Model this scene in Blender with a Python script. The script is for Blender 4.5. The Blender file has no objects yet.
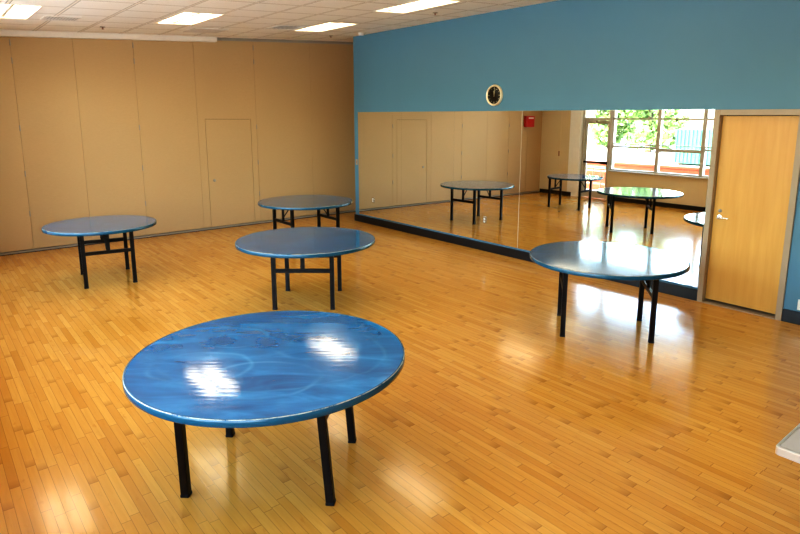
import bpy, bmesh, math, random
from mathutils import Vector, Matrix

random.seed(7)
SC = bpy.context.scene
COL = SC.collection
PI = math.pi
R = math.radians

# ------------------------------------------------------------------ place
CAMP = (-6.952, -10.2327, 2.1322)
YAW, PITCH, ROLL, FPX = 40.2799, -10.6227, 0.2979, 589.538
SX, SY = 17.655, -38.089
H, SL = 3.7297, 0.060            # ceiling height at the mirror wall and its fall towards the windows
D0, TY = 0.9664, 0.0358          # partition line  y = D0 + TY*x
W = 7.11                         # distance mirror wall - window wall
YB = -12.2                       # wall behind the camera


def ceil_z(x):
    return H + SL * x


def part_y(x):
    return D0 + TY * x


# ------------------------------------------------------------------ helpers
def link(name, me, mat=None, parent=None):
    o = bpy.data.objects.new(name, me)
    COL.objects.link(o)
    if mat is not None:
        if isinstance(mat, (list, tuple)):
            for m in mat:
                me.materials.append(m)
        else:
            me.materials.append(mat)
    if parent is not None:
        o.parent = parent
    return o


def obj(name, bm, mat=None, parent=None, smooth=None, kind=None):
    bmesh.ops.recalc_face_normals(bm, faces=bm.faces[:])
    me = bpy.data.meshes.new(name)
    bm.to_mesh(me)
    bm.free()
    if smooth is not None:
        for p in me.polygons:
            p.use_smooth = True
        me.set_sharp_from_angle(angle=R(smooth))
    o = link(name, me, mat, parent)
    if kind:
        o['kind'] = kind
    return o


def empty(name, loc=(0, 0, 0), rot=(0, 0, 0)):
    o = bpy.data.objects.new(name, None)
    COL.objects.link(o)
    o.location = loc
    o.rotation_euler = rot
    o.empty_display_size = 0.1
    return o


def tag(o, label, cat, group=None):
    o['label'] = label
    o['category'] = cat
    if group:
        o['group'] = group
    return o


def box(bm, x0, x1, y0, y1, z0, z1, bevel=0.0, seg=2, mi=0):
    vs = [bm.verts.new((x, y, z)) for x in (x0, x1) for y in (y0, y1) for z in (z0, z1)]
    idx = [(0, 1, 3, 2), (4, 6, 7, 5), (0, 4, 5, 1), (2, 3, 7, 6), (0, 2, 6, 4), (1, 5, 7, 3)]
    fs = [bm.faces.new([vs[i] for i in f]) for f in idx]
    for f in fs:
        f.material_index = mi
    if bevel:
        es = set(e for f in fs for e in f.edges)
        bmesh.ops.bevel(bm, geom=list(es), offset=bevel, segments=seg, affect='EDGES', profile=0.5)
    return vs


def hexa(bm, pts):
    """pts: 4 bottom then 4 top corners"""
    vs = [bm.verts.new(p) for p in pts]
    for f in ((0, 1, 2, 3), (4, 5, 6, 7), (0, 1, 5, 4), (1, 2, 6, 5), (2, 3, 7, 6), (3, 0, 4, 7)):
        bm.faces.new([vs[i] for i in f])
    return vs


def bar(bm, a, b, w, h=None, up=(0, 0, 1), bevel=0.0):
    """square tube from a to b"""
    h = h or w
    a, b = Vector(a), Vector(b)
    d = (b - a).normalized()
    u = Vector(up)
    if abs(d.dot(u)) > 0.95:
        u = Vector((1, 0, 0))
    s = d.cross(u).normalized()
    t = s.cross(d).normalized()
    pts = []
    for p in (a, b):
        for i, j in ((-1, -1), (1, -1), (1, 1), (-1, 1)):
            pts.append(p + s * i * w / 2 + t * j * h / 2)
    vs = hexa(bm, pts)
    if bevel:
        es = set(e for v in vs for e in v.link_edges)
        bmesh.ops.bevel(bm, geom=list(es), offset=bevel, segments=2, affect='EDGES')


def tube(bm, pts, r, seg=10, cap=True):
    pts = [Vector(p) for p in pts]
    n = len(pts)
    rad = r if isinstance(r, (list, tuple)) else [r] * n
    rings = []
    prev = None
    for i, p in enumerate(pts):
        d = (pts[min(i + 1, n - 1)] - pts[max(i - 1, 0)]).normalized()
        if prev is None:
            u = Vector((0, 0, 1)) if abs(d.z) < 0.9 else Vector((1, 0, 0))
        else:
            u = prev
        s = d.cross(u).normalized()
        u = s.cross(d).normalized()
        prev = u
        rings.append([bm.verts.new(p + (s * math.cos(2 * PI * k / seg) + u * math.sin(2 * PI * k / seg)) * rad[i]) for k in range(seg)])
    for i in range(n - 1):
        for k in range(seg):
            bm.faces.new((rings[i][k], rings[i][(k + 1) % seg], rings[i + 1][(k + 1) % seg], rings[i + 1][k]))
    if cap:
        bm.faces.new(rings[0][::-1])
        bm.faces.new(rings[-1])


def lathe(bm, prof, seg=96, axis='z', closed=False):
    """prof: (r, z) list, turned about z (or x)"""
    rings = []
    for r, z in prof:
        if r < 1e-6:
            p = (0, 0, z) if axis == 'z' else (z, 0, 0)
            rings.append([bm.verts.new(p)])
        else:
            ring = []
            for k in range(seg):
                a = 2 * PI * k / seg
                c, s = r * math.cos(a), r * math.sin(a)
                ring.append(bm.verts.new((c, s, z) if axis == 'z' else (z, c, s)))
            rings.append(ring)
    pairs = list(zip(rings[:-1], rings[1:]))
    if closed:
        pairs.append((rings[-1], rings[0]))
    for A, B in pairs:
        if len(A) == 1 and len(B) == 1:
            continue
        for k in range(seg):
            k2 = (k + 1) % seg
            if len(A) == 1:
                bm.faces.new((A[0], B[k], B[k2]))
            elif len(B) == 1:
                bm.faces.new((A[k], A[k2], B[0]))
            else:
                bm.faces.new((A[k], A[k2], B[k2], B[k]))


# ------------------------------------------------------------------ materials
class NT:
    def __init__(self, name):
        self.m = bpy.data.materials.new(name)
        self.m.use_nodes = True
        self.t = self.m.node_tree
        self.t.nodes.clear()
        self.out = self.t.nodes.new('ShaderNodeOutputMaterial')

    def n(self, typ, **kw):
        nd = self.t.nodes.new('ShaderNode' + typ)
        for k, v in kw.items():
            setattr(nd, k, v)
        return nd

    def put(self, sock, v):
        if isinstance(v, bpy.types.NodeSocket):
            self.t.links.new(v, sock)
        else:
            if sock.type == 'RGBA' and not isinstance(v, (int, float)) and len(v) == 3:
                v = (*v, 1)
            sock.default_value = v

    def math(self, op, a, b=0.0, c=None, clamp=False):
        nd = self.n('Math', operation=op, use_clamp=clamp)
        self.put(nd.inputs[0], a)
        self.put(nd.inputs[1], b)
        if c is not None:
            self.put(nd.inputs[2], c)
        return nd.outputs[0]

    def mix(self, f, a, b, typ='MIX'):
        nd = self.n('Mix', data_type='RGBA', blend_type=typ)
        self.put(nd.inputs[0], f)
        self.put(nd.inputs[6], a)
        self.put(nd.inputs[7], b)
        return nd.outputs[2]

    def ramp(self, f, stops, interp='LINEAR'):
        nd = self.n('ValToRGB')
        nd.color_ramp.interpolation = interp
        e = nd.color_ramp.elements
        while len(e) < len(stops):
            e.new(0.5)
        for el, (p, c) in zip(e, stops):
            el.position = p
            el.color = (*c, 1) if not isinstance(c, (int, float)) else (c, c, c, 1)
        self.put(nd.inputs[0], f)
        return nd.outputs[0]

    def coords(self, which='Object', scale=(1, 1, 1), loc=(0, 0, 0), rot=(0, 0, 0)):
        tc = self.n('TexCoord')
        mp = self.n('Mapping')
        self.t.links.new(tc.outputs[which], mp.inputs[0])
        mp.inputs['Scale'].default_value = scale
        mp.inputs['Location'].default_value = loc
        mp.inputs['Rotation'].default_value = rot
        return mp.outputs[0]

    def noise(self, vec, scale, detail=3.0, rough=0.5, dist=0.0):
        nd = self.n('TexNoise')
        self.put(nd.inputs['Vector'], vec)
        nd.inputs['Scale'].default_value = scale
        nd.inputs['Detail'].default_value = detail
        nd.inputs['Roughness'].default_value = rough
        nd.inputs['Distortion'].default_value = dist
        return nd.outputs['Fac']

    def bump(self, h, strength=0.2, dist=0.01):
        nd = self.n('Bump')
        nd.inputs['Strength'].default_value = strength
        nd.inputs['Distance'].default_value = dist
        self.put(nd.inputs['Height'], h)
        return nd.outputs[0]

    def bsdf(self, color, rough=0.5, metal=0.0, spec=0.5, coat=0.0, coat_rough=0.05, normal=None):
        b = self.n('BsdfPrincipled')
        self.put(b.inputs['Base Color'], color)
        self.put(b.inputs['Roughness'], rough)
        self.put(b.inputs['Metallic'], metal)
        b.inputs['Specular IOR Level'].default_value = spec
        b.inputs['Coat Weight'].default_value = coat
        b.inputs['Coat Roughness'].default_value = coat_rough
        if normal is not None:
            self.put(b.inputs['Normal'], normal)
            self.put(b.inputs['Coat Normal'], normal)
        self.t.links.new(b.outputs[0], self.out.inputs[0])
        return b


def plain(name, color, rough=0.5, metal=0.0, var=0.06, scale=12.0, spec=0.5, bump=0.0):
    t = NT(name)
    v = t.coords()
    f = t.noise(v, scale, 4)
    c = t.mix(f, tuple(x * (1 - var) for x in color), tuple(min(1, x * (1 + var)) for x in color))
    nrm = t.bump(t.noise(v, scale * 6, 3), bump, 0.004) if bump else None
    t.bsdf(c, rough, metal, spec, normal=nrm)
    return t.m


M = {}
M['blue_wall'] = plain('blue paint', (0.085, 0.200, 0.270), 0.5, var=0.03, scale=3, bump=0.03)
M['cream'] = plain('cream paint', (0.74, 0.60, 0.36), 0.6, var=0.03, scale=3)
M['lit_reveal'] = plain('reveal paint lightened as window light', (0.95, 0.92, 0.82), 0.5)  # window light on the reveal, put into the base colour
M['black_base'] = plain('black rubber base', (0.008, 0.008, 0.009), 0.4)
M['black_metal'] = plain('black enamelled tube', (0.006, 0.0045, 0.004), 0.42, var=0.3, spec=0.3)
M['rubber'] = plain('black rubber foot', (0.005, 0.005, 0.005), 0.7)
M['white_metal'] = plain('white enamelled metal', (0.72, 0.64, 0.52), 0.45)
M['seam_brown'] = plain('brown seam', (0.24, 0.150, 0.070), 0.7)
M['gray_track'] = plain('grey track metal', (0.30, 0.26, 0.20), 0.45)
M['seal'] = plain('grey floor seal', (0.34, 0.28, 0.20), 0.6)
M['dark_gap'] = plain('dark gap', (0.02, 0.016, 0.012), 0.8)
M['vent_gray'] = plain('grey vent metal', (0.70, 0.65, 0.57), 0.5)
M['vent_dark'] = plain('dark duct', (0.26, 0.235, 0.20), 0.7)
M['taupe'] = plain('taupe painted steel frame', (0.36, 0.265, 0.165), 0.42)
M['chrome'] = plain('brushed chrome', (0.75, 0.72, 0.68), 0.22, 1.0)
M['brass'] = plain('warm pale bezel', (0.80, 0.66, 0.42), 0.3, 0.3)
M['clock_face'] = plain('dark brown clock dial', (0.018, 0.010, 0.006), 0.35)
M['clock_mark'] = plain('pale clock marks', (0.75, 0.62, 0.35), 0.4)
M['red'] = plain('red enamel', (0.50, 0.012, 0.010), 0.35)
M['white_lens'] = plain('white lens', (0.85, 0.80, 0.72), 0.25)
M['alu'] = plain('brushed aluminium', (0.72, 0.68, 0.62), 0.35, 0.9)
M['table_grey'] = plain('pale grey laminate', (0.46, 0.40, 0.33), 0.22, var=0.08, scale=6)
M['mullion'] = plain('bronze grey window metal', (0.52, 0.47, 0.38), 0.4)
M['silver_gray'] = plain('pale window metal', (0.55, 0.50, 0.40), 0.4)
M['concrete'] = plain('sunlit concrete', (0.62, 0.60, 0.56), 0.8, var=0.08, scale=2)
M['teal_metal'] = plain('teal painted steel', (0.012, 0.085, 0.062), 0.5)
M['rust'] = plain('rust brown picket', (0.28, 0.10, 0.05), 0.6)
M['green_rail'] = plain('green painted rail', (0.08, 0.42, 0.30), 0.5)
M['bark'] = plain('bark', (0.10, 0.06, 0.035), 0.9, var=0.4)
M['outlet'] = plain('ivory plastic', (0.75, 0.70, 0.60), 0.35)


def make_partition():
    t = NT('tan vinyl partition fabric')
    v = t.coords(scale=(1, 1, 1))
    f = t.noise(t.coords(scale=(6, 6, 60)), 4, 4)
    g = t.noise(v, 0.8, 2)
    c = t.mix(f, (0.44, 0.285, 0.130), (0.54, 0.355, 0.168))
    c = t.mix(t.math('MULTIPLY', g, 0.35), c, (0.40, 0.255, 0.110))
    t.bsdf(c, 0.62, spec=0.35, normal=t.bump(f, 0.12, 0.003))
    return t.m


M['partition'] = make_partition()


def make_floor():
    t = NT('maple strip floor')
    tc = t.n('TexCoord')
    sep = t.n('SeparateXYZ')
    t.t.links.new(tc.outputs['Object'], sep.inputs[0])
    X, Y = sep.outputs[0], sep.outputs[1]
    wdt, ln = 0.052, 0.55
    row = t.math('DIVIDE', X, wdt)
    rid = t.math('FLOOR', row)
    rfr = t.math('FRACT', row)
    wn = t.n('TexWhiteNoise', noise_dimensions='1D')
    t.put(wn.inputs['W'], rid)
    off = t.math('MULTIPLY', wn.outputs['Value'], 13.7)
    yy = t.math('ADD', t.math('DIVIDE', Y, ln), off)
    # wobble plank length per row
    pid = t.math('FLOOR', yy)
    pfr = t.math('FRACT', yy)
    w2 = t.n('TexWhiteNoise', noise_dimensions='2D')
    cv = t.n('CombineXYZ')
    t.put(cv.inputs[0], rid)
    t.put(cv.inputs[1], pid)
    t.t.links.new(cv.outputs[0], w2.inputs['Vector'])
    base = t.ramp(w2.outputs['Value'], [(0.0, (0.53, 0.228, 0.034)), (0.12, (0.58, 0.266, 0.043)), (0.6, (0.615, 0.296, 0.052)), (1.0, (0.66, 0.340, 0.068))])
    # grain
    mp = t.n('Mapping')
    t.t.links.new(tc.outputs['Object'], mp.inputs[0])
    mp.inputs['Scale'].default_value = (38, 2.2, 1)
    sh = t.n('CombineXYZ')
    t.put(sh.inputs[2], t.math('MULTIPLY', w2.outputs['Value'], 40.0))
    add = t.n('VectorMath', operation='ADD')
    t.t.links.new(mp.outputs[0], add.inputs[0])
    t.t.links.new(sh.outputs[0], add.inputs[1])
    gr = t.noise(add.outputs[0], 1.0, 4, 0.6, 0.6)
    c = t.mix(t.ramp(gr, [(0.35, 0.0), (0.75, 0.35)]), base, (0.44, 0.175, 0.02))
    # worn flecks
    fl = t.noise(t.coords(scale=(7, 2.2, 1)), 3.0, 5, 0.65)
    c = t.mix(t.ramp(fl, [(0.60, 0.0), (0.74, 0.5)]), c, (0.42, 0.15, 0.018))
    # joints
    j1 = t.math('LESS_THAN', t.math('MINIMUM', rfr, t.math('SUBTRACT', 1.0, rfr)), 0.026)
    j2 = t.math('LESS_THAN', t.math('MINIMUM', pfr, t.math('SUBTRACT', 1.0, pfr)), 0.004)
    j = t.math('MAXIMUM', j1, j2)
    c = t.mix(t.math('MULTIPLY', j, 0.55), c, (0.16, 0.06, 0.015))
    # darker smudge at some plank ends
    w3 = t.n('TexWhiteNoise', noise_dimensions='2D')
    cv3 = t.n('CombineXYZ')
    t.put(cv3.inputs[0], t.math('ADD', pid, 71.3))
    t.put(cv3.inputs[1], rid)
    t.t.links.new(cv3.outputs[0], w3.inputs['Vector'])
    sm = t.math('MULTIPLY', t.math('SUBTRACT', 1.0, t.math('MULTIPLY', pfr, 6.0), clamp=True), t.math('GREATER_THAN', w3.outputs['Value'], 0.72))
    c = t.mix(t.math('MULTIPLY', sm, 0.45), c, (0.26, 0.085, 0.010))
    wv = t.noise(t.coords(scale=(16, 1.2, 1)), 1.0, 2)
    hgt = t.math('ADD', t.math('MULTIPLY', wv, 1.0), t.math('MULTIPLY', w2.outputs['Value'], 0.5))
    b = t.bsdf(c, t.math('ADD', t.math('MULTIPLY', fl, 0.12), 0.09), spec=0.42, coat=0.10, coat_rough=0.06, normal=t.bump(hgt, 0.12, 0.004))
    return t.m


M['floor'] = make_floor()


def make_ceiling():
    t = NT('acoustic ceiling tiles in a grid')
    tc = t.n('TexCoord')
    sep = t.n('SeparateXYZ')
    t.t.links.new(tc.outputs['Object'], sep.inputs[0])
    g = 0.61
    fx = t.math('FRACT', t.math('DIVIDE', t.math('ADD', sep.outputs[0], 1.4 + g / 2 + 20 * g), g))
    fy = t.math('FRACT', t.math('DIVIDE', t.math('ADD', sep.outputs[1], 1.3 + 40 * g), g))
    dx = t.math('MINIMUM', fx, t.math('SUBTRACT', 1.0, fx))
    dy = t.math('MINIMUM', fy, t.math('SUBTRACT', 1.0, fy))
    dm = t.math('MINIMUM', dx, dy)
    line = t.math('LESS_THAN', dm, 0.024)
    edge = t.math('LESS_THAN', t.math('ABSOLUTE', t.math('SUBTRACT', dm, 0.030)), 0.008)
    sp = t.noise(t.coords(), 90, 3, 0.7)
    c = t.ramp(sp, [(0.30, (0.72, 0.67, 0.57)), (0.45, (0.88, 0.84, 0.75))])
    c = t.mix(line, c, (0.86, 0.79, 0.66))
    c = t.mix(t.math('MULTIPLY', edge, 0.75), c, (0.20, 0.16, 0.11))
    t.bsdf(c, 0.8, spec=0.2)
    return t.m


M['ceiling'] = make_ceiling()


def make_tabletop(name='glossy blue stained tabletop'):
    t = NT(name)
    tc = t.n('TexCoord')
    oi = t.n('ObjectInfo')
    v = tc.outputs['Object']
    sh = t.n('VectorMath', operation='ADD')
    cmb = t.n('CombineXYZ')
    t.put(cmb.inputs[0], t.math('MULTIPLY', oi.outputs['Random'], 9.0))
    t.put(cmb.inputs[2], t.math('MULTIPLY', oi.outputs['Random'], 5.0))
    t.t.links.new(v, sh.inputs[0])
    t.t.links.new(cmb.outputs[0], sh.inputs[1])
    V = sh.outputs[0]
    mp = t.n('Mapping')
    t.t.links.new(V, mp.inputs[0])
    mp.inputs['Scale'].default_value = (1.0, 3.4, 1)
    n1 = t.noise(mp.outputs[0], 2.2, 4, 0.55, 0.8)
    c = t.ramp(n1, [(0.28, (0.003, 0.062, 0.138)), (0.5, (0.004, 0.106, 0.220)), (0.72, (0.020, 0.180, 0.310))])
    # swirling wiping marks
    sep = t.n('SeparateXYZ')
    t.t.links.new(v, sep.inputs[0])
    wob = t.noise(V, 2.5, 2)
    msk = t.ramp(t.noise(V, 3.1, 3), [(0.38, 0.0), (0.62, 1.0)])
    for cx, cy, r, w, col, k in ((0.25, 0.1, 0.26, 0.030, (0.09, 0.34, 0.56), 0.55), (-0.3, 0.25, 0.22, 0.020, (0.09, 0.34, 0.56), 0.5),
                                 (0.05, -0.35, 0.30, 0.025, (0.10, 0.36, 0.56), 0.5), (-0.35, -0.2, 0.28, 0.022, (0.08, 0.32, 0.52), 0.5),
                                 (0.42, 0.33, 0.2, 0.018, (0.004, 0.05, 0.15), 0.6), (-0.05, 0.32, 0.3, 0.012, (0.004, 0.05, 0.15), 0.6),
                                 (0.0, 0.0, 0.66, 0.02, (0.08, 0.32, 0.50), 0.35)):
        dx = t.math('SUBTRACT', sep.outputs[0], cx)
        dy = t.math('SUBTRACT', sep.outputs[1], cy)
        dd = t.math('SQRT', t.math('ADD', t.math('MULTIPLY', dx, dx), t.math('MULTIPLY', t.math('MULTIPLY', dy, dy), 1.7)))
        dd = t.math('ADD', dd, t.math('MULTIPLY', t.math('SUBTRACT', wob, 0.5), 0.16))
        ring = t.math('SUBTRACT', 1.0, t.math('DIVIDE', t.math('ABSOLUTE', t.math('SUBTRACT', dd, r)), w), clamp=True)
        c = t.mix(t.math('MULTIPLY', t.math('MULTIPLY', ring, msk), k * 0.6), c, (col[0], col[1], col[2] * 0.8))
    mp2 = t.n('Mapping')
    t.t.links.new(V, mp2.inputs[0])
    mp2.inputs['Scale'].default_value = (1.3, 30, 1)
    bn = t.noise(mp2.outputs[0], 1.0, 0.5, 0.4)
    rg = t.math('ADD', t.math('MULTIPLY', n1, 0.06), 0.07)
    t.bsdf(c, rg, spec=0.45, coat=0.45, coat_rough=0.04, normal=t.bump(bn, 0.16, 0.002))
    return t.m


M['tabletop'] = make_tabletop()


def make_edge():
    t = NT('worn blue edge band')
    tc = t.n('TexCoord')
    sep = t.n('SeparateXYZ')
    t.t.links.new(tc.outputs['Object'], sep.inputs[0])
    n1 = t.noise(t.coords(scale=(9, 9, 60)), 2.0, 4, 0.6)
    wear = t.ramp(t.noise(t.coords(scale=(5, 5, 1)), 3.0, 5, 0.7), [(0.36, 0.0), (0.52, 1.0)])
    top = t.math('MULTIPLY', t.math('GREATER_THAN', sep.outputs[2], -0.0028), t.math('LESS_THAN', sep.outputs[2], 0.0003))
    c = t.mix(n1, (0.003, 0.040, 0.072), (0.007, 0.090, 0.145))
    c = t.mix(t.math('MULTIPLY', t.math('MULTIPLY', wear, top), 0.7), c, (0.50, 0.45, 0.30))
    t.bsdf(c, 0.25, spec=0.5)
    return t.m


M['edge'] = make_edge()


def make_door_wood():
    t = NT('maple door veneer')
    v = t.coords(scale=(1, 7, 0.5))
    n1 = t.noise(v, 2.4, 4, 0.55, 0.5)
    n2 = t.noise(t.coords(scale=(1, 60, 1.2)), 3.0, 3, 0.6)
    c = t.ramp(n1, [(0.3, (0.60, 0.315, 0.068)), (0.7, (0.66, 0.365, 0.088))])
    c = t.mix(t.math('MULTIPLY', n2, 0.2), c, (0.46, 0.21, 0.05))
    t.bsdf(c, 0.35, spec=0.4)
    return t.m


M['door_wood'] = make_door_wood()


def make_mirror():
    t = NT('silvered mirror')
    n = t.noise(t.coords(), 1.5, 2)
    c = t.mix(n, (0.86, 0.88, 0.85), (0.88, 0.90, 0.87))
    t.bsdf(c, 0.0, 1.0)
    return t.m


M['mirror'] = make_mirror()


def make_glass():
    t = NT('clear window glass')
    tr = t.n('BsdfTransparent')
    tr.inputs[0].default_value = (0.93, 0.97, 0.95, 1)
    gl = t.n('BsdfGlossy')
    gl.inputs['Roughness'].default_value = 0.02
    fr = t.n('Fresnel')
    fr.inputs[0].default_value = 1.45
    mx = t.n('MixShader')
    t.t.links.new(fr.outputs[0], mx.inputs[0])
    t.t.links.new(tr.outputs[0], mx.inputs[1])
    t.t.links.new(gl.outputs[0], mx.inputs[2])
    t.t.links.new(mx.outputs[0], t.out.inputs[0])
    return t.m


M['glass'] = make_glass()


def make_emit(name, col, strength):
    t = NT(name)
    e = t.n('Emission')
    f = t.noise(t.coords(scale=(1, 0.4, 1)), 3, 1)
    t.put(e.inputs[0], t.mix(f, col, tuple(min(1, x * 1.04) for x in col)))
    e.inputs[1].default_value = strength
    t.t.links.new(e.outputs[0], t.out.inputs[0])
    return t.m


LAMP = 7.0
M['diffuser'] = make_emit('lit lamp diffuser', (1.0, 0.85, 0.62), LAMP)


def make_brick():
    t = NT('red brick wall')
    b = t.n('TexBrick')
    t.put(b.inputs['Vector'], t.coords(rot=(R(90), 0, R(90))))
    b.inputs['Color1'].default_value = (0.20, 0.048, 0.022, 1)
    b.inputs['Color2'].default_value = (0.26, 0.075, 0.034, 1)
    b.inputs['Mortar'].default_value = (0.45, 0.36, 0.3, 1)
    b.inputs['Scale'].default_value = 1.0
    b.inputs['Brick Width'].default_value = 0.42
    b.inputs['Row Height'].default_value = 0.2
    b.inputs['Mortar Size'].default_value = 0.018
    t.bsdf(b.outputs['Color'], 0.85, spec=0.2)
    return t.m


M['brick'] = make_brick()


def make_leaves():
    t = NT('sunlit foliage')
    n1 = t.noise(t.coords(), 1.2, 4, 0.6)
    c = t.ramp(n1, [(0.3, (0.08, 0.15, 0.03)), (0.55, (0.18, 0.27, 0.09)), (0.75, (0.32, 0.40, 0.19))])
    t.bsdf(c, 0.7, spec=0.2)
    return t.m


M['leaves'] = make_leaves()

# ------------------------------------------------------------------ room shell
# floor
bm = bmesh.new()
box(bm, -W - 0.3, 1.3, YB - 0.2, 1.3, -0.12, 0.0)
obj('floor', bm, M['floor'], kind='structure')

# ceiling (falls slightly towards the windows), pierced where the lights hang
LIGHTS = [(-5.90, -1.32), (-3.78, -1.44), (-1.40, -1.22), (-1.50, -3.74),
          (-3.80, -4.20), (-6.10, -4.0), (-1.50, -6.3), (-3.80, -6.7), (-6.10, -6.7), (-1.50, -9.0), (-3.8, -9.2), (-6.1, -9.2)]
LW, LL = 0.56, 1.22
LTILT = -math.atan(SL)


def ceiling_mesh():
    bm = bmesh.new()
    x0, x1, y0, y1 = -W - 0.3, 1.3, YB - 0.2, 1.3
    xs = sorted({x0, x1} | {round(x + s * LW / 2, 4) for x, y in LIGHTS for s in (-1, 1)})
    ys = sorted({y0, y1} | {round(y + s * LL / 2, 4) for x, y in LIGHTS for s in (-1, 1)})
    vd = {}

    def v(x, y):
        if (x, y) not in vd:
            vd[(x, y)] = bm.verts.new((x, y, ceil_z(x)))
        return vd[(x, y)]
    for a, b in zip(xs[:-1], xs[1:]):
        for c, d in zip(ys[:-1], ys[1:]):
            mx, my = (a + b) / 2, (c + d) / 2
            if any(abs(mx - x) < LW / 2 and abs(my - y) < LL / 2 for x, y in LIGHTS):
                continue
            bm.faces.new((v(a, c), v(b, c), v(b, d), v(a, d)))
    # roof slab above keeps the sky out
    z = H + 0.5
    q = [bm.verts.new(p) for p in ((x0, y0, z), (x1, y0, z), (x1, y1, z), (x0, y1, z))]
    bm.faces.new(q)
    e = [v(x0, y0), v(x1, y0), v(x1, y1), v(x0, y1)]
    for i in range(4):
        bm.faces.new((e[i], e[(i + 1) % 4], q[(i + 1) % 4], q[i]))
    return bm


obj('ceiling', ceiling_mesh(), M['ceiling'], kind='structure')

# mirror wall (blue), with the hole of the wooden door
DY0, DY1, DZ = -7.225, -8.135, 2.245
bm = bmesh.new()
box(bm, 0, 0.25, DY0, 0, 0, H + 0.3)
box(bm, 0, 0.25, YB, DY1, 0, H + 0.3)
box(bm, 0, 0.25, DY1, DY0, DZ, H + 0.3)
obj('wall_right', bm, M['blue_wall'], kind='structure')

# black base along the mirror wall
bm = bmesh.new()
box(bm, -0.018, 0, DY0 + 0.0, 0.02, 0, 0.138, 0.004)
box(bm, -0.018, 0, YB, DY1, 0, 0.138, 0.004)
obj('baseboard_right', bm, M['black_base'], kind='structure')

# operable partition of hinged panels
SEAMS = [1.0, -0.45, -1.72, -2.90, -3.93, -4.84, -5.68, -6.45, -7.2]
wb = empty('wall_back')
wb['kind'] = 'structure'


def slab(bm, xa, xb, z0, z1a, z1b, t0, t1):
    """upright slab along the partition line, from depth t0 to t1 behind it"""
    hexa(bm, [(xa, part_y(xa) + t0, z0), (xb, part_y(xb) + t0, z0), (xb, part_y(xb) + t1, z0), (xa, part_y(xa) + t1, z0),
              (xa, part_y(xa) + t0, z1a), (xb, part_y(xb) + t0, z1b), (xb, part_y(xb) + t1, z1b), (xa, part_y(xa) + t1, z1a)])


PDX0, PDX1, PDZ0, PDZ1 = -2.76, -1.84, 0.045, 2.10
for i, (xb, xa) in enumerate(zip(SEAMS[:-1], SEAMS[1:])):
    bm = bmesh.new()
    a, b = xa + 0.0016, xb - 0.0016
    zt = lambda x: ceil_z(x) - 0.05
    if xa < PDX0 and xb > PDX1:
        slab(bm, a, PDX0, 0.05, zt(a), zt(PDX0), 0, 0.09)
        slab(bm, PDX1, b, 0.05, zt(PDX1), zt(b), 0, 0.09)
        slab(bm, PDX0, PDX1, PDZ1, zt(PDX0), zt(PDX1), 0, 0.09)
    else:
        slab(bm, a, b, 0.05, zt(a), zt(b), 0, 0.09)
    obj('partition_panel', bm, M['partition'], wb)
    if i in (1, 3, 5, 7):                      # hinges at the folding seams, on the left edge of each odd panel
        x = xa
        for z in (ceil_z(x) - 0.17, ceil_z(x) - 0.43, 1.95, 1.25, 0.62):
            bm = bmesh.new()
            tube(bm, [(x, part_y(x) - 0.004, z - 0.045), (x, part_y(x) - 0.004, z + 0.045)], 0.008, 8)
            obj('hinge', bm, M['gray_track'], wb, 40)
bm = bmesh.new()
slab(bm, -7.2, 1.2, 0, H + 0.3, H + 0.3, 0.09, 0.2)
obj('backing', bm, M['seam_brown'], wb)
bm = bmesh.new()
slab(bm, -7.1, 1.0, 0.0, 0.035, 0.035, -0.006, 0.09)
obj('floor_seal', bm, M['seal'], wb)
bm = bmesh.new()
slab(bm, -7.1, 1.0, 0.0, 0.012, 0.012, -0.010, 0.0)
obj('shadow_gap', bm, M['dark_gap'], wb)

# flush pass door in the partition
pd = empty('door_2', (PDX0, part_y(PDX0), 0))
pd['kind'] = 'structure'


def rel(bm, o):
    bmesh.ops.translate(bm, verts=bm.verts[:], vec=-Vector(o.location))
    return bm


bm = bmesh.new()
slab(bm, PDX0 + 0.006, PDX1 - 0.006, PDZ0 + 0.004, PDZ1 - 0.006, PDZ1 - 0.006, 0.001, 0.06)
obj('door_leaf', rel(bm, pd), M['partition'], pd)
bm = bmesh.new()
slab(bm, PDX0, PDX1, 0.0, PDZ1, PDZ1, 0.065, 0.088)
obj('door_rebate', rel(bm, pd), M['dark_gap'], pd)
bm = bmesh.new()
lathe(bm, [(0, 0), (0.028, 0), (0.028, 0.008), (0.018, 0.012), (0, 0.012)], 24)
bmesh.ops.rotate(bm, verts=bm.verts[:], cent=(0, 0, 0), matrix=Matrix.Rotation(R(90), 3, 'X'))
bmesh.ops.translate(bm, verts=bm.verts[:], vec=(PDX0 + 0.115, part_y(PDX0), 0.945))
obj('flush_pull', rel(bm, pd), M['gray_track'], pd, 40)

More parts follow.
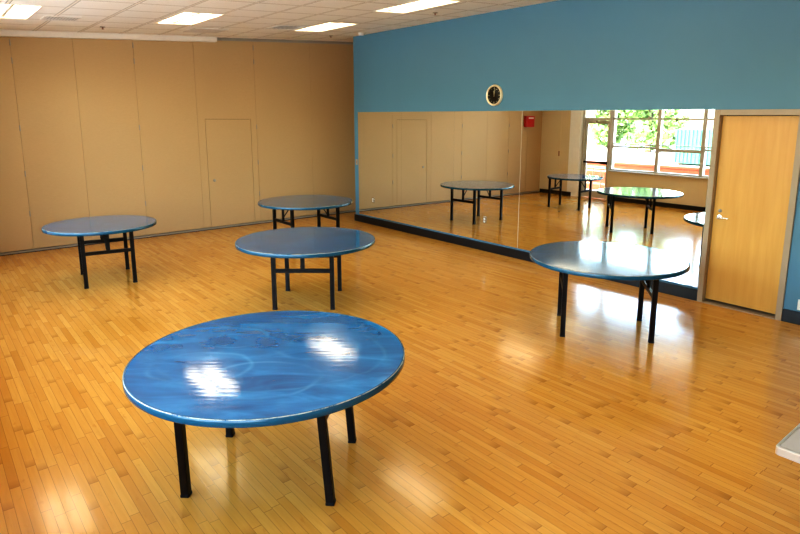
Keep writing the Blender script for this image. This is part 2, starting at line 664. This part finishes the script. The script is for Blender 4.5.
# head rail over the partition
bm = bmesh.new()
xa, xb = -7.1, -2.48
hexa(bm, [(xa, part_y(xa) - 0.10, ceil_z(xa) - 0.085), (xb, part_y(xb) - 0.10, ceil_z(xb) - 0.085), (xb, part_y(xb) + 0.09, ceil_z(xb) - 0.085), (xa, part_y(xa) + 0.09, ceil_z(xa) - 0.085),
          (xa, part_y(xa) - 0.10, ceil_z(xa)), (xb, part_y(xb) - 0.10, ceil_z(xb)), (xb, part_y(xb) + 0.09, ceil_z(xb)), (xa, part_y(xa) + 0.09, ceil_z(xa))])
obj('trim_1', bm, M['white_metal'], kind='structure')
bm = bmesh.new()
xa, xb = -2.48, 0.9
hexa(bm, [(xa, part_y(xa) - 0.03, ceil_z(xa) - 0.05), (xb, part_y(xb) - 0.03, ceil_z(xb) - 0.05), (xb, part_y(xb) + 0.09, ceil_z(xb) - 0.05), (xa, part_y(xa) + 0.09, ceil_z(xa) - 0.05),
          (xa, part_y(xa) - 0.03, ceil_z(xa)), (xb, part_y(xb) - 0.03, ceil_z(xb)), (xb, part_y(xb) + 0.09, ceil_z(xb)), (xa, part_y(xa) + 0.09, ceil_z(xa))])
obj('trim_2', bm, M['gray_track'], kind='structure')

# closing walls: pocket end, behind the camera
bm = bmesh.new()
box(bm, 1.15, 1.3, -0.2, 1.3, 0, H + 0.3)
box(bm, 0.25, 1.3, -0.3, -0.2, 0, H + 0.3)
obj('wall_pocket', bm, M['partition'], kind='structure')
bm = bmesh.new()
box(bm, -W - 0.3, 0.25, YB - 0.15, YB, 0, H + 0.3)
obj('wall_front', bm, M['cream'], kind='structure')

# window wall
WY0, WY1 = -1.52, -10.0           # strip of windows
WZ0, WZ1 = 0.79, 3.26
GY0, GY1 = -0.62, -1.48           # glazed door
XO = -W - 0.22
bm = bmesh.new()
box(bm, XO, -W + 0.05, -0.26, 1.2, 0, H + 0.3)            # cream return by the partition
box(bm, XO, -W, WY1, GY0, WZ1, H + 0.3)
box(bm, XO, -W, WY1, GY1, 0, WZ0)
box(bm, XO, -W, YB, WY1, 0, H + 0.3)
obj('wall_left', bm, M['cream'], kind='structure')
bm = bmesh.new()
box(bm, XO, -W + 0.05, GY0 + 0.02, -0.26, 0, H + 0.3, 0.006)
obj('trim_3', bm, M['lit_reveal'], kind='structure')  # strip by the glazed door, its daylight painted in as near-white
bm = bmesh.new()
box(bm, -W, -W + 0.018, WY1, GY1 - 0.05, 0, 0.11, 0.003)
box(bm, -W + 0.05, -W + 0.068, -0.40, part_y(-7) - 0.03, 0, 0.11, 0.003)
obj('baseboard_left', bm, M['black_base'], kind='structure')

# narrow cream closet door by the return
cd = empty('door_4', (-W + 0.05, 0.03, 0))
cd['kind'] = 'structure'
bm = bmesh.new()
box(bm, 0, 0.012, 0.0, 0.55, 0.115, 2.9, 0.003)
obj('door_leaf', bm, M['cream'], cd)
bm = bmesh.new()
box(bm, 0.012, 0.03, 0.01, 0.04, 1.10, 1.24, 0.004)
obj('latch', bm, M['rust'], cd)

# windows: bays between mullions
mull = [WY0, -2.80, -3.92, -5.06, -6.20, -7.34, -8.48, WY1 + 0.03]
for i, (a, b) in enumerate(zip(mull[:-1], mull[1:])):
    w = empty('window_%d' % (i + 1), (XO + 0.11, b, WZ0))
    w['kind'] = 'structure'
    wd = a - b
    hh = WZ1 - WZ0
    bm = bmesh.new()
    box(bm, -0.06, 0.06, 0, 0.045, 0, hh)
    box(bm, -0.06, 0.06, wd - 0.045, wd, 0, hh)
    box(bm, -0.06, 0.06, 0.045, wd - 0.045, 0, 0.05)
    box(bm, -0.06, 0.06, 0.045, wd - 0.045, hh - 0.05, hh)
    box(bm, -0.05, 0.05, 0.045, wd - 0.045, 1.335, 1.375)
    obj('window_frame', bm, M['mullion'], w)
    bm = bmesh.new()
    z = 0.62 if i % 2 == 0 else 0.56
    box(bm, -0.05, 0.05, 0.045, wd - 0.045, z, z + (0.04 if i % 2 == 0 else 0.075))
    box(bm, -0.045, 0.045, 0.045, wd - 0.045, 0.70, 0.722)
    obj('window_rail', bm, M['mullion'], w)
    bm = bmesh.new()
    v = [bm.verts.new(p) for p in ((0, 0.04, 0.04), (0, wd - 0.04, 0.04), (0, wd - 0.04, hh - 0.04), (0, 0.04, hh - 0.04))]
    bm.faces.new(v)
    obj('window_pane', bm, M['glass'], w)
    bm = bmesh.new()
    box(bm, 0.06, 0.16, 0, wd, -0.02, 0.012, 0.004)
    obj('window_sill', bm, M['silver_gray'], w)

# glazed door to the outside, with a transom above
gd = empty('door_3', (XO + 0.11, GY1, 0))
gd['kind'] = 'structure'
wd = GY0 - GY1
bm = bmesh.new()
box(bm, -0.07, 0.09, -0.04, 0.035, 0, WZ1)
box(bm, -0.07, 0.09, wd - 0.06, wd, 0, WZ1)
box(bm, -0.07, 0.09, 0.035, wd - 0.06, 2.10, 2.17)
box(bm, -0.07, 0.09, 0.035, wd - 0.06, WZ1 - 0.05, WZ1)
obj('door_frame', bm, M['mullion'], gd)
bm = bmesh.new()
box(bm, -0.02, 0.03, 0.04, 0.10, 0.01, 2.095)
box(bm, -0.02, 0.03, wd - 0.125, wd - 0.065, 0.01, 2.095)
box(bm, -0.02, 0.03, 0.10, wd - 0.125, 0.01, 0.20)
box(bm, -0.02, 0.03, 0.10, wd - 0.125, 2.02, 2.095)
obj('door_leaf', bm, M['silver_gray'], gd)
bm = bmesh.new()
for z0, z1 in ((0.19, 2.03), (2.16, WZ1 - 0.04)):
    v = [bm.verts.new(p) for p in ((0.005, 0.06, z0), (0.005, wd - 0.07, z0), (0.005, wd - 0.07, z1), (0.005, 0.06, z1))]
    bm.faces.new(v)
obj('door_glass', bm, M['glass'], gd)
bm = bmesh.new()
box(bm, 0.03, 0.085, 0.06, wd - 0.075, 0.955, 1.005, 0.008)
box(bm, 0.03, 0.10, 0.05, 0.24, 0.935, 1.02, 0.01)
obj('panic_bar', bm, M['black_metal'], gd)
bm = bmesh.new()
box(bm, 0.03, 0.10, wd - 0.42, wd - 0.12, 2.04, 2.10, 0.008)
bar(bm, (0.09, wd - 0.2, 2.09), (0.20, wd - 0.34, 2.11), 0.02)
obj('door_closer', bm, M['silver_gray'], gd)

# ------------------------------------------------------------------ wooden door in the mirror wall
d1 = empty('door_1', (0, DY1, 0))
d1['kind'] = 'structure'
dw = DY0 - DY1
FW = 0.062
bm = bmesh.new()
for y0, y1, z0, z1 in ((0, FW, 0, DZ), (dw - FW, dw, 0, DZ), (FW, dw - FW, DZ - FW, DZ)):
    box(bm, -0.028, 0.15, y0, y1, z0, z1, 0.004)
obj('door_frame', bm, M['taupe'], d1)
bm = bmesh.new()
box(bm, 0.045, 0.09, FW + 0.004, dw - FW - 0.004, 0.040, DZ - FW - 0.006, 0.002)
obj('door_leaf', bm, M['door_wood'], d1)
bm = bmesh.new()
box(bm, -0.03, 0.15, FW, dw - FW, 0, 0.010, 0.003)
obj('threshold', bm, M['taupe'], d1)
bm = bmesh.new()
box(bm, 0.16, 0.2, 0, dw, 0, DZ)
obj('door_backing', bm, M['dark_gap'], d1)
hy = dw - FW - 0.075
bm = bmesh.new()
lathe(bm, [(0, 0.045), (0.027, 0.045), (0.027, 0.037), (0.012, 0.034), (0.012, -0.004), (0, -0.004)], 24, axis='x')
bmesh.ops.translate(bm, verts=bm.verts[:], vec=(0, hy, 1.03))
tube(bm, [(0.0, hy, 1.03), (-0.006, hy - 0.02, 1.03), (-0.008, hy - 0.06, 1.03), (-0.004, hy - 0.12, 1.03)], [0.011, 0.011, 0.010, 0.008], 10)
obj('lever_handle', bm, M['chrome'], d1, 40)
bm = bmesh.new()
lathe(bm, [(0, 0.045), (0.020, 0.045), (0.019, 0.034), (0.012, 0.030), (0, 0.030)], 24, axis='x')
bmesh.ops.translate(bm, verts=bm.verts[:], vec=(0, hy, 1.105))
obj('lock_cylinder', bm, M['gray_track'], d1, 40)

# ------------------------------------------------------------------ mirror
mr = tag(empty('wall_mirror', (0, -3.65, 0.165)), 'long wall mirror in joined panels covering the lower part of the blue wall', 'mirror')
joints = [-0.145, -1.555, -2.975, -4.43, -5.83, -7.218]
for a, b in zip(joints[:-1], joints[1:]):
    bm = bmesh.new()
    box(bm, -0.010, -0.001, b + 3.65 + 0.0008, a + 3.65 - 0.0008, 0, 2.25 - 0.165)
    obj('mirror_panel', bm, M['mirror'], mr)

bm = bmesh.new()
box(bm, -0.012, -0.004, -4.43 + 3.65 - 0.002, -4.43 + 3.65 + 0.002, 0, 2.25 - 0.165)
obj('joint_strip', bm, M['silver_gray'], mr)
# mirrored outlet plates let into the mirror, one by the corner, one under the clock
def outlet(name, y, z, mat, label, x=-0.011):
    o = tag(empty(name, (x, y, z)), label, 'outlet', None)
    bm = bmesh.new()
    box(bm, -0.006, 0.0, -0.036, 0.036, -0.058, 0.058, 0.003)
    obj('cover_plate', bm, mat, o)
    for dz in (-0.022, 0.022):
        bm = bmesh.new()
        box(bm, -0.010, -0.005, -0.016, 0.016, dz - 0.014, dz + 0.014, 0.003)
        s = obj('socket', bm, M['outlet'], o)
        bm = bmesh.new()
        box(bm, -0.0108, -0.0095, -0.008, -0.005, dz - 0.006, dz + 0.006)
        box(bm, -0.0108, -0.0095, 0.005, 0.008, dz - 0.006, dz + 0.006)
        obj('slot', bm, M['dark_gap'], s)
    return o


outlet('wall_outlet', -0.645, 0.507, M['chrome'], 'small mirror-finish outlet plate low on the mirror near the tan corner')
outlet('wall_outlet', -3.724, 0.511, M['chrome'], 'small mirror-finish outlet plate low on the mirror, below the clock')
outlet('wall_outlet', -8.30, 0.215, M['outlet'], 'pale outlet on the blue wall right of the wooden door', x=-0.0005)

sw = tag(empty('light_switch', (0, -0.075, 1.238)), 'small brown switch plate on the blue strip left of the mirror', 'switch')
bm = bmesh.new()
box(bm, -0.007, -0.0005, -0.035, 0.035, -0.057, 0.057, 0.003)
obj('switch_plate', bm, M['taupe'], sw)
bm = bmesh.new()
box(bm, -0.013, -0.006, -0.006, 0.006, -0.014, 0.014, 0.002)
obj('toggle', bm, M['rust'], sw)

# ------------------------------------------------------------------ clock
ck = tag(empty('wall_clock', (0, -3.868, 2.488)), 'round wall clock with dark dial and pale rim, above the mirror', 'clock')
bm = bmesh.new()
lathe(bm, [(0.0, -0.001), (0.160, -0.001), (0.162, -0.020), (0.156, -0.038), (0.146, -0.042), (0.134, -0.034), (0.130, -0.022), (0, -0.022)], 64, axis='x')
obj('clock_case', bm, M['brass'], ck, 30)
bm = bmesh.new()
lathe(bm, [(0, -0.0235), (0.131, -0.0235), (0.131, -0.025), (0, -0.025)], 64, axis='x')
obj('clock_dial', bm, M['clock_face'], ck, 30)
for k in range(12):
    bm = bmesh.new()
    a = k * PI / 6
    l = 0.026 if k % 3 == 0 else 0.016
    wv = 0.011 if k % 3 == 0 else 0.007
    # the wall is seen from -x, where +y lies to the left
    d = Vector((0, -math.sin(a), math.cos(a)))
    c = d * 0.108
    bar(bm, Vector((-0.0245, 0, 0)) + c - d * l / 2, Vector((-0.0245, 0, 0)) + c + d * l / 2, wv, 0.002, up=(1, 0, 0))
    obj('hour_mark', bm, M['clock_mark'], ck)
for nm, ang, ln, wv in (('hour_hand', -6, 0.070, 0.011), ('minute_hand', 10, 0.100, 0.008)):
    bm = bmesh.new()
    a = R(ang)
    d = Vector((0, -math.sin(a), math.cos(a)))
    bar(bm, Vector((-0.027, 0, 0)) - d * 0.02, Vector((-0.027, 0, 0)) + d * ln, wv, 0.002, up=(1, 0, 0))
    obj(nm, bm, M['clock_mark'], ck)
bm = bmesh.new()
lathe(bm, [(0, -0.042), (0.05, -0.0405), (0.10, -0.037), (0.134, -0.031)], 64, axis='x')
obj('clock_glass', bm, M['glass'], ck, 60)

# ------------------------------------------------------------------ red alarm box on the partition (seen in the mirror)
ax = -6.44
fa = tag(empty('alarm_box', (ax, part_y(ax), 2.06)), 'red wall alarm box with a white lens, seen in the mirror on the tan partition', 'alarm')
bm = bmesh.new()
box(bm, -0.17, 0.17, -0.11, -0.001, -0.155, 0.155, 0.012)
obj('alarm_housing', bm, M['red'], fa)
bm = bmesh.new()
box(bm, -0.10, 0.10, -0.130, -0.109, 0.075, 0.115, 0.006)
obj('strobe_lens', bm, M['white_lens'], fa)

# ------------------------------------------------------------------ ceiling fittings
lab = {0: 'lit ceiling light at the far left of the ceiling, cut by the frame',
       1: 'second lit ceiling light from the left, above the tan partition',
       2: 'lit ceiling light nearest the corner of tan and blue walls',
       3: 'lit ceiling light at the top edge beside the blue wall'}


def ceiling_light(i, x, y):
    o = empty('ceiling_light', (x, y, ceil_z(x)), (0, LTILT, 0))
    if i in lab:
        tag(o, lab[i], 'ceiling light', 'ceiling lights')
    else:
        tag(o, 'lit ceiling light over the near part of the room, outside the picture', 'ceiling light', 'ceiling lights out of view')
    bm = bmesh.new()
    a, b = LW / 2, LL / 2
    rim = 0.018
    for x0, x1, y0, y1 in ((-a, a, -b, -b + rim), (-a, a, b - rim, b), (-a, -a + rim, -b + rim, b - rim), (a - rim, a, -b + rim, b - rim)):
        box(bm, x0, x1, y0, y1, -0.006, 0.07)
    box(bm, -a, a, -b, b, 0.07, 0.08)
    obj('light_frame', bm, M['white_metal'], o)
    bm = bmesh.new()
    box(bm, -0.022, 0.022, -b + rim, b - rim, 0.012, 0.07, 0.01)
    obj('center_divider', bm, M['white_metal'], o)
    for s in (-1, 1):
        bm = bmesh.new()
        x0, x1 = sorted((s * 0.026, s * (a - rim - 0.004)))
        n = 8
        vs = []
        for k in range(n + 1):
            u = k / n
            xx = x0 + (x1 - x0) * u
            zz = 0.045 - 0.022 * math.sin(PI * u)
            vs.append([bm.verts.new((xx, -b + rim + 0.004, zz)), bm.verts.new((xx, b - rim - 0.004, zz))])
        for p, q in zip(vs[:-1], vs[1:]):
            bm.faces.new((p[0], q[0], q[1], p[1]))
        obj('diffuser', bm, M['diffuser'], o, 60)
    return o


for i, (x, y) in enumerate(LIGHTS):
    ceiling_light(i, x, y)


def vent(x, y, wx, wy, label, slats=8, dark=True, rz=0):
    o = tag(empty('ceiling_vent', (x, y, ceil_z(x)), (0, LTILT, 0)), label, 'vent', None)
    a, b = wx / 2, wy / 2
    bm = bmesh.new()
    r = 0.03
    for x0, x1, y0, y1 in ((-a, a, -b, -b + r), (-a, a, b - r, b), (-a, -a + r, -b + r, b - r), (a - r, a, -b + r, b - r)):
        box(bm, x0, x1, y0, y1, -0.012, -0.001, 0.003)
    obj('vent_frame', bm, M['vent_gray'], o)
    bm = bmesh.new()
    box(bm, -a + r, a - r, -b + r, b - r, -0.003, -0.001)
    obj('vent_duct', bm, M['vent_dark'] if dark else M['vent_gray'], o)
    bm = bmesh.new()
    for k in range(slats):
        u = -a + r + (k + 0.5) * (wx - 2 * r) / slats
        bar(bm, (u, -b + r, -0.008), (u, b - r, -0.008), 0.02 if dark else (wx - 2 * r) / slats * 0.85, 0.004)
    obj('vent_slats', bm, M['vent_gray'], o)
    return o


vent(-5.28, -0.93, 0.42, 0.40, 'slatted grey ceiling vent right of the leftmost light', 10)
vent(-3.05, -0.18, 0.56, 0.56, 'plain grey return grille in the ceiling, near the partition', 14, dark=False)
vent(-2.02, -1.02, 0.50, 0.50, 'slatted ceiling vent left of the light nearest the corner', 6)


def sprinkler(x, y, label):
    o = tag(empty('sprinkler_head', (x, y, ceil_z(x))), label, 'sprinkler', 'sprinkler heads')
    bm = bmesh.new()
    lathe(bm, [(0, -0.0005), (0.04, -0.0005), (0.04, -0.006), (0.018, -0.012), (0, -0.012)], 20)
    obj('escutcheon', bm, M['gray_track'], o, 40)
    bm = bmesh.new()
    lathe(bm, [(0, -0.010), (0.010, -0.012), (0.008, -0.030), (0.018, -0.033), (0.018, -0.036), (0, -0.036)], 16)
    obj('deflector', bm, M['rust'], o, 40)


sprinkler(-4.60, -0.15, 'sprinkler head in the ceiling left of the second light from left')
sprinkler(-0.55, -0.05, 'sprinkler head in the ceiling just right of the corner light')
sprinkler(-0.80, -3.35, 'sprinkler head in the ceiling below the light beside the blue wall')

sm = tag(empty('smoke_detector', (-0.25, -0.66, ceil_z(-0.25))), 'pale smoke detector in the ceiling corner by the blue wall', 'smoke detector')
bm = bmesh.new()
lathe(bm, [(0, -0.0005), (0.085, -0.0005), (0.085, -0.012), (0.065, -0.016), (0, -0.016)], 32)
obj('detector_base', bm, M['white_metal'], sm, 40)
bm = bmesh.new()
lathe(bm, [(0, -0.015), (0.062, -0.016), (0.058, -0.035), (0.035, -0.045), (0, -0.046)], 32)
obj('detector_cap', bm, M['vent_gray'], sm, 40)

# ------------------------------------------------------------------ round tables
HT, TH = 0.765, 0.040


def round_table(x, y, rot, dia, label, zc=0.45, px=0.42, py=0.325, topspin=0, ox=0.0, oy=0.0, tilt=(0.0, 0.0)):
    t = tag(empty('round_table', (x, y, 0), (0, 0, R(rot))), label, 'table', 'round blue tables')
    r = dia / 2
    bm = bmesh.new()
    lathe(bm, [(0, -TH + 0.004), (r - 0.006, -TH + 0.004), (r - 0.006, -0.002), (r - 0.008, 0.0), (0, 0.0)], 128)
    top = obj('tabletop', bm, M['tabletop'], t, 30)
    top.location.z = HT
    top.rotation_euler.z = R(topspin - rot)
    bm = bmesh.new()
    lathe(bm, [(r - 0.0075, 0.0012), (r - 0.001, 0.0005), (r + 0.004, -0.004), (r + 0.0045, -TH + 0.005), (r + 0.001, -TH), (r - 0.030, -TH), (r - 0.030, -TH + 0.002), (r - 0.0065, -TH + 0.002)], 128, closed=True)
    e = obj('edge_band', bm, M['edge'], t, 50)
    e.location.z = HT
    zu = HT - TH
    c0, s0 = math.cos(R(-rot)), math.sin(R(-rot))
    lx, ly = ox * c0 - oy * s0, ox * s0 + oy * c0   # the leg frames sit a little off centre
    # fixing rails under the top, one per leg frame
    for s in (-1, 1):
        tl = tilt[0] if s < 0 else tilt[1]
        lean = lambda z: -tl * z / HT            # folding legs that do not stand quite upright
        bm = bmesh.new()
        box(bm, lx + s * px + lean(HT) - 0.022, lx + s * px + lean(HT) + 0.022, ly - py - 0.06, ly + py + 0.06, zu - 0.022, zu + 0.002, 0.003)
        obj('top_rail', bm, M['black_metal'], t)
        for q in (-1, 1):
            bm = bmesh.new()
            bar(bm, ((lx + s * px), (ly + q * py), 0.012), (lx + s * px + lean(zu), (ly + q * py), zu - 0.01), 0.046, 0.046, bevel=0.004)
            l = obj('leg', bm, M['black_metal'], t)
            bm = bmesh.new()
            box(bm, (lx + s * px) - 0.025, (lx + s * px) + 0.025, (ly + q * py) - 0.025, (ly + q * py) + 0.025, 0.0, 0.018, 0.003)
            obj('rubber_foot', bm, M['rubber'], l)
        bm = bmesh.new()
        bar(bm, (lx + s * px + lean(zc), ly - py, zc), (lx + s * px + lean(zc), ly + py, zc), 0.032, 0.044, bevel=0.003)
        obj('crossbar', bm, M['black_metal'], t)
        bm = bmesh.new()
        bar(bm, (lx + s * px + lean(zc), ly, zc), (lx + s * px + lean(zu), ly, zu - 0.01), 0.026, 0.046, up=(0, 1, 0), bevel=0.003)
        obj('strut', bm, M['black_metal'], t)
        bm = bmesh.new()
        pts = [(lx + s * px + lean(zc), ly + 0.02, zc + 0.04), (lx + s * (px - 0.05), ly + 0.02, zc + 0.115), (lx + s * (px - 0.13), ly + 0.02, zu - 0.06), (lx + s * (px - 0.17), ly + 0.02, zu - 0.006)]
        if zc > 0.48:
            pts = [(lx + s * px + lean(zc), ly + 0.02, zc + 0.03), (lx + s * (px - 0.05), ly + 0.02, zc + 0.07), (lx + s * (px - 0.10), ly + 0.02, zu - 0.006)]
        tube(bm, pts, 0.009, 8)
        b = obj('folding_brace', bm, M['black_metal'], t, 50)
        bm = bmesh.new()
        q = pts[-1]
        box(bm, q[0] - 0.04, q[0] + 0.04, ly - 0.01, ly + 0.05, zu - 0.012, zu + 0.001, 0.002)
        obj('brace_bracket', bm, M['black_metal'], b)
    return t


round_table(-5.485, -7.17, -44.7, 1.57, 'largest blue round folding table, nearest in the foreground, with light streaks on its top', topspin=-40, zc=0.50, ox=0.02, oy=0.045, tilt=(0.015, 0.055))
round_table(-3.645, -4.36, 51.0, 1.56, 'blue round table in the middle, directly behind the foreground table', topspin=-30, ox=0.08, oy=0.12, px=0.37)
round_table(-2.06, -1.56, -1.5, 1.545, 'blue round table farthest back, in the corner between tan partition and mirror', topspin=-60)
round_table(-5.21, -1.80, 82.0, 1.31, 'blue round table standing alone at the left before the tan partition', topspin=-15, ox=0.045, oy=0.10, px=0.40, py=0.28, zc=0.44)
round_table(-1.711, -7.025, -51.0, 1.535, 'blue round table at right by the mirror and door, its top reflecting the windows', topspin=-42)

# ------------------------------------------------------------------ corner of a pale table at the lower right
gt = tag(empty('folding_table', (-3.35, -9.83, 0)), 'pale grey rectangular table with metal edge, cut off at the lower right', 'table')
hx, hyy = 0.90, 0.38
bm = bmesh.new()
box(bm, -hx + 0.008, hx - 0.008, -hyy + 0.008, hyy - 0.008, 0.712, 0.740)
obj('tabletop', bm, M['table_grey'], gt)


def round_rect(a, b, r, n=6):
    pts = []
    for cx, cy, s in ((a - r, b - r, 0), (-a + r, b - r, 90), (-a + r, -b + r, 180), (a - r, -b + r, 270)):
        for k in range(n + 1):
            an = R(s + 90 * k / n)
            pts.append((cx + r * math.cos(an), cy + r * math.sin(an)))
    return pts


bm = bmesh.new()
outer, inner = round_rect(hx, hyy, 0.02), round_rect(hx - 0.012, hyy - 0.012, 0.012)
rings = [[bm.verts.new((x, y, z)) for x, y in P] for P, z in ((outer, 0.706), (outer, 0.739), (round_rect(hx - 0.003, hyy - 0.003, 0.018), 0.742), (inner, 0.742), (inner, 0.706))]
for A, B in zip(rings, rings[1:] + rings[:1]):
    n = len(A)
    for k in range(n):
        bm.faces.new((A[k], A[(k + 1) % n], B[(k + 1) % n], B[k]))
obj('edge_band', bm, M['alu'], gt, 40)
for sx in (-1, 1):
    for sy in (-1, 1):
        bm = bmesh.new()
        tube(bm, [(sx * (hx - 0.45), sy * (hyy - 0.06), 0.0), (sx * (hx - 0.45), sy * (hyy - 0.06), 0.712)], 0.014, 12)
        obj('leg', bm, M['black_metal'], gt, 40)
    bm = bmesh.new()
    bar(bm, (sx * (hx - 0.45), -hyy + 0.06, 0.2), (sx * (hx - 0.45), hyy - 0.06, 0.2), 0.02)
    obj('stretcher', bm, M['black_metal'], gt)

# ------------------------------------------------------------------ outside, seen through the windows in the mirror
bm = bmesh.new()
box(bm, -60, XO - 0.01, -60, 60, -0.35, -0.15)
obj('ground', bm, M['concrete'], kind='structure')

o = tag(empty('brick_garden_wall', (-10.2, -4.5, -0.15)), 'low red brick wall outside the windows, seen in the mirror', 'brick wall')
bm = bmesh.new()
box(bm, -0.15, 0.15, -7.5, 6.2, 0, 0.86)
obj('brickwork', bm, M['brick'], o)
bm = bmesh.new()
box(bm, -0.17, 0.17, -7.5, 6.2, 0.86, 0.93, 0.01)
obj('coping', bm, M['brick'], o)

o = tag(empty('storage_container', (-23.8, 3.6, -0.15)), 'teal ribbed steel container outside, seen through the window in the mirror', 'container')
bm = bmesh.new()
box(bm, -1.2, 1.0, -3.0, 0.9, 0.1, 1.80)
obj('container_body', bm, M['teal_metal'], o)
bm = bmesh.new()
for k in range(20):
    yk = -2.95 + k * 0.198
    box(bm, 1.0, 1.04, yk, yk + 0.06, 0.12, 1.77)
obj('side_ribs', bm, M['teal_metal'], o)
bm = bmesh.new()
box(bm, -1.2, 1.05, -3.05, -2.8, 0, 0.1)
box(bm, -1.2, 1.05, 0.65, 0.9, 0, 0.1)
obj('skids', bm, M['rust'], o)

o = tag(empty('guard_railing', (-8.9, 1.05, -0.20)), 'green top rail with brown pickets outside the glass door, seen in the mirror', 'railing')
bm = bmesh.new()
box(bm, -0.03, 0.03, -1.5, 1.8, 0.86, 0.92, 0.008)
obj('top_rail', bm, M['green_rail'], o)
bm = bmesh.new()
box(bm, -0.02, 0.02, -1.5, 1.8, 0.12, 0.16)
obj('bottom_rail', bm, M['green_rail'], o)
for k in range(13):
    bm = bmesh.new()
    yk = -1.48 + k * 0.27
    box(bm, -0.014, 0.014, yk, yk + 0.028, 0.0 if k % 4 == 0 else 0.14, 0.87)
    obj('picket', bm, M['rust'], o)


def tree(x, y, h, r, label, seed):
    rnd = random.Random(seed)
    t = tag(empty('tree', (x, y, -0.15)), label, 'tree', 'trees outside')
    bm = bmesh.new()
    tube(bm, [(0, 0, -0.05), (0.05, 0.03, h * 0.3), (0.0, 0.1, h * 0.62)], [0.22, 0.16, 0.08], 10)
    for k in range(5):
        a = k * 1.3
        tube(bm, [(0.03, 0.05, h * (0.3 + 0.05 * k)), (math.cos(a) * r * 0.6, math.sin(a) * r * 0.6, h * (0.5 + 0.06 * k))], [0.09, 0.03], 8)
    obj('trunk', bm, M['bark'], t, 60)
    bm = bmesh.new()
    blobs = [(rnd.uniform(-0.55, 0.55) * r, rnd.uniform(-0.55, 0.55) * r, h * (0.05 + 0.9 * (i + rnd.random()) / 18), r * rnd.uniform(0.4, 0.5)) for i in range(18)]
    for bx, by, bz, br in blobs:
        for _ in range(150):
            u = rnd.uniform(-1, 1)
            a = rnd.uniform(0, 2 * PI)
            q = math.sqrt(1 - u * u)
            rr = br * rnd.uniform(0.7, 1.05)
            c = Vector((bx + q * math.cos(a) * rr, by + q * math.sin(a) * rr, max(0.3, bz + u * rr * 0.8)))
            e1 = Vector((rnd.uniform(-1, 1), rnd.uniform(-1, 1), rnd.uniform(-1, 1))).normalized()
            e2 = e1.cross(Vector((rnd.uniform(-1, 1), rnd.uniform(-1, 1), 1))).normalized()
            s = rnd.uniform(0.18, 0.36)
            vs = [bm.verts.new(c + e1 * s), bm.verts.new(c + e2 * s * 0.6), bm.verts.new(c - e1 * s), bm.verts.new(c - e2 * s * 0.6)]
            bm.faces.new(vs)
    obj('foliage', bm, M['leaves'], t)


TREES = [(-33, 21.5, 'leafy tree outside, seen in the mirror through the glass door'),
         (-36, 16.5, 'leafy tree outside, seen in the mirror right of the glass door'),
         (-33, 11.5, 'leafy tree outside, seen in the mirror through the wide left window'),
         (-36, 6.5, 'leafy tree outside, seen in the mirror rising left behind the teal container'),
         (-33, 1.0, 'leafy tree outside, rising right behind the teal container by the window edge')]
for k, (x, y, lb) in enumerate(TREES):
    tree(x, y, 9.0 + (k % 2), 2.45, lb, 11 + k)

# ------------------------------------------------------------------ light
wld = bpy.data.worlds.new('World')
SC.world = wld
wld.use_nodes = True
nt = wld.node_tree
nt.nodes.clear()
out = nt.nodes.new('ShaderNodeOutputWorld')
bg = nt.nodes.new('ShaderNodeBackground')
sky = nt.nodes.new('ShaderNodeTexSky')
sky.sky_type = 'NISHITA'
sky.sun_disc = False
sky.sun_elevation = R(52)
sky.sun_rotation = R(70)
sky.air_density = 1.2
sky.dust_density = 3.0
nt.links.new(sky.outputs[0], bg.inputs[0])
bg.inputs[1].default_value = 3.6
nt.links.new(bg.outputs[0], out.inputs[0])

sun = bpy.data.lights.new('sun', 'SUN')
sun.energy = 13.0
sun.angle = R(0.6)
sun.color = (1.0, 0.95, 0.86)
so = bpy.data.objects.new('sun', sun)
COL.objects.link(so)
so.rotation_euler = Vector((0.62, -0.25, 0.85)).to_track_quat('Z', 'Y').to_euler()
so.location = (0, 0, 12)

# light portal in the window band: only guides sampling of the daylight
pl = bpy.data.lights.new('window_portal', 'AREA')
pl.shape = 'RECTANGLE'
pl.size = abs(WY1 - GY0)
pl.size_y = WZ1
pl.cycles.is_portal = True
po = bpy.data.objects.new('window_portal', pl)
COL.objects.link(po)
po.location = (XO - 0.05, (WY1 + GY0) / 2, WZ1 / 2)
po.rotation_euler = (R(90), 0, R(-90))

# ------------------------------------------------------------------ camera
cam = bpy.data.cameras.new('camera')
co = bpy.data.objects.new('camera', cam)
COL.objects.link(co)
yaw, pit, rol = R(YAW), R(PITCH), R(ROLL)
fw = Vector((math.sin(yaw) * math.cos(pit), math.cos(yaw) * math.cos(pit), math.sin(pit)))
rt = Vector((math.cos(yaw), -math.sin(yaw), 0))
up = rt.cross(fw)
r2 = math.cos(rol) * rt + math.sin(rol) * up
u2 = -math.sin(rol) * rt + math.cos(rol) * up
m = Matrix((r2, u2, -fw)).transposed().to_4x4()
m.translation = CAMP
co.matrix_world = m
cam.sensor_fit = 'HORIZONTAL'
cam.sensor_width = 36
cam.lens = FPX * 36 / 800
cam.shift_x = -SX / 800
cam.shift_y = SY / 800
cam.clip_start = 0.05
cam.clip_end = 300
SC.camera = co

SC.view_settings.view_transform = 'Standard'
SC.view_settings.look = 'High Contrast'
SC.view_settings.exposure = -0.10
SC.view_settings.gamma = 1.0
SC.cycles.use_denoising = True
SC.cycles.max_bounces = 10
SC.cycles.diffuse_bounces = 5
SC.cycles.glossy_bounces = 6
SC.cycles.transparent_max_bounces = 12
SC.cycles.sample_clamp_indirect = 8.0
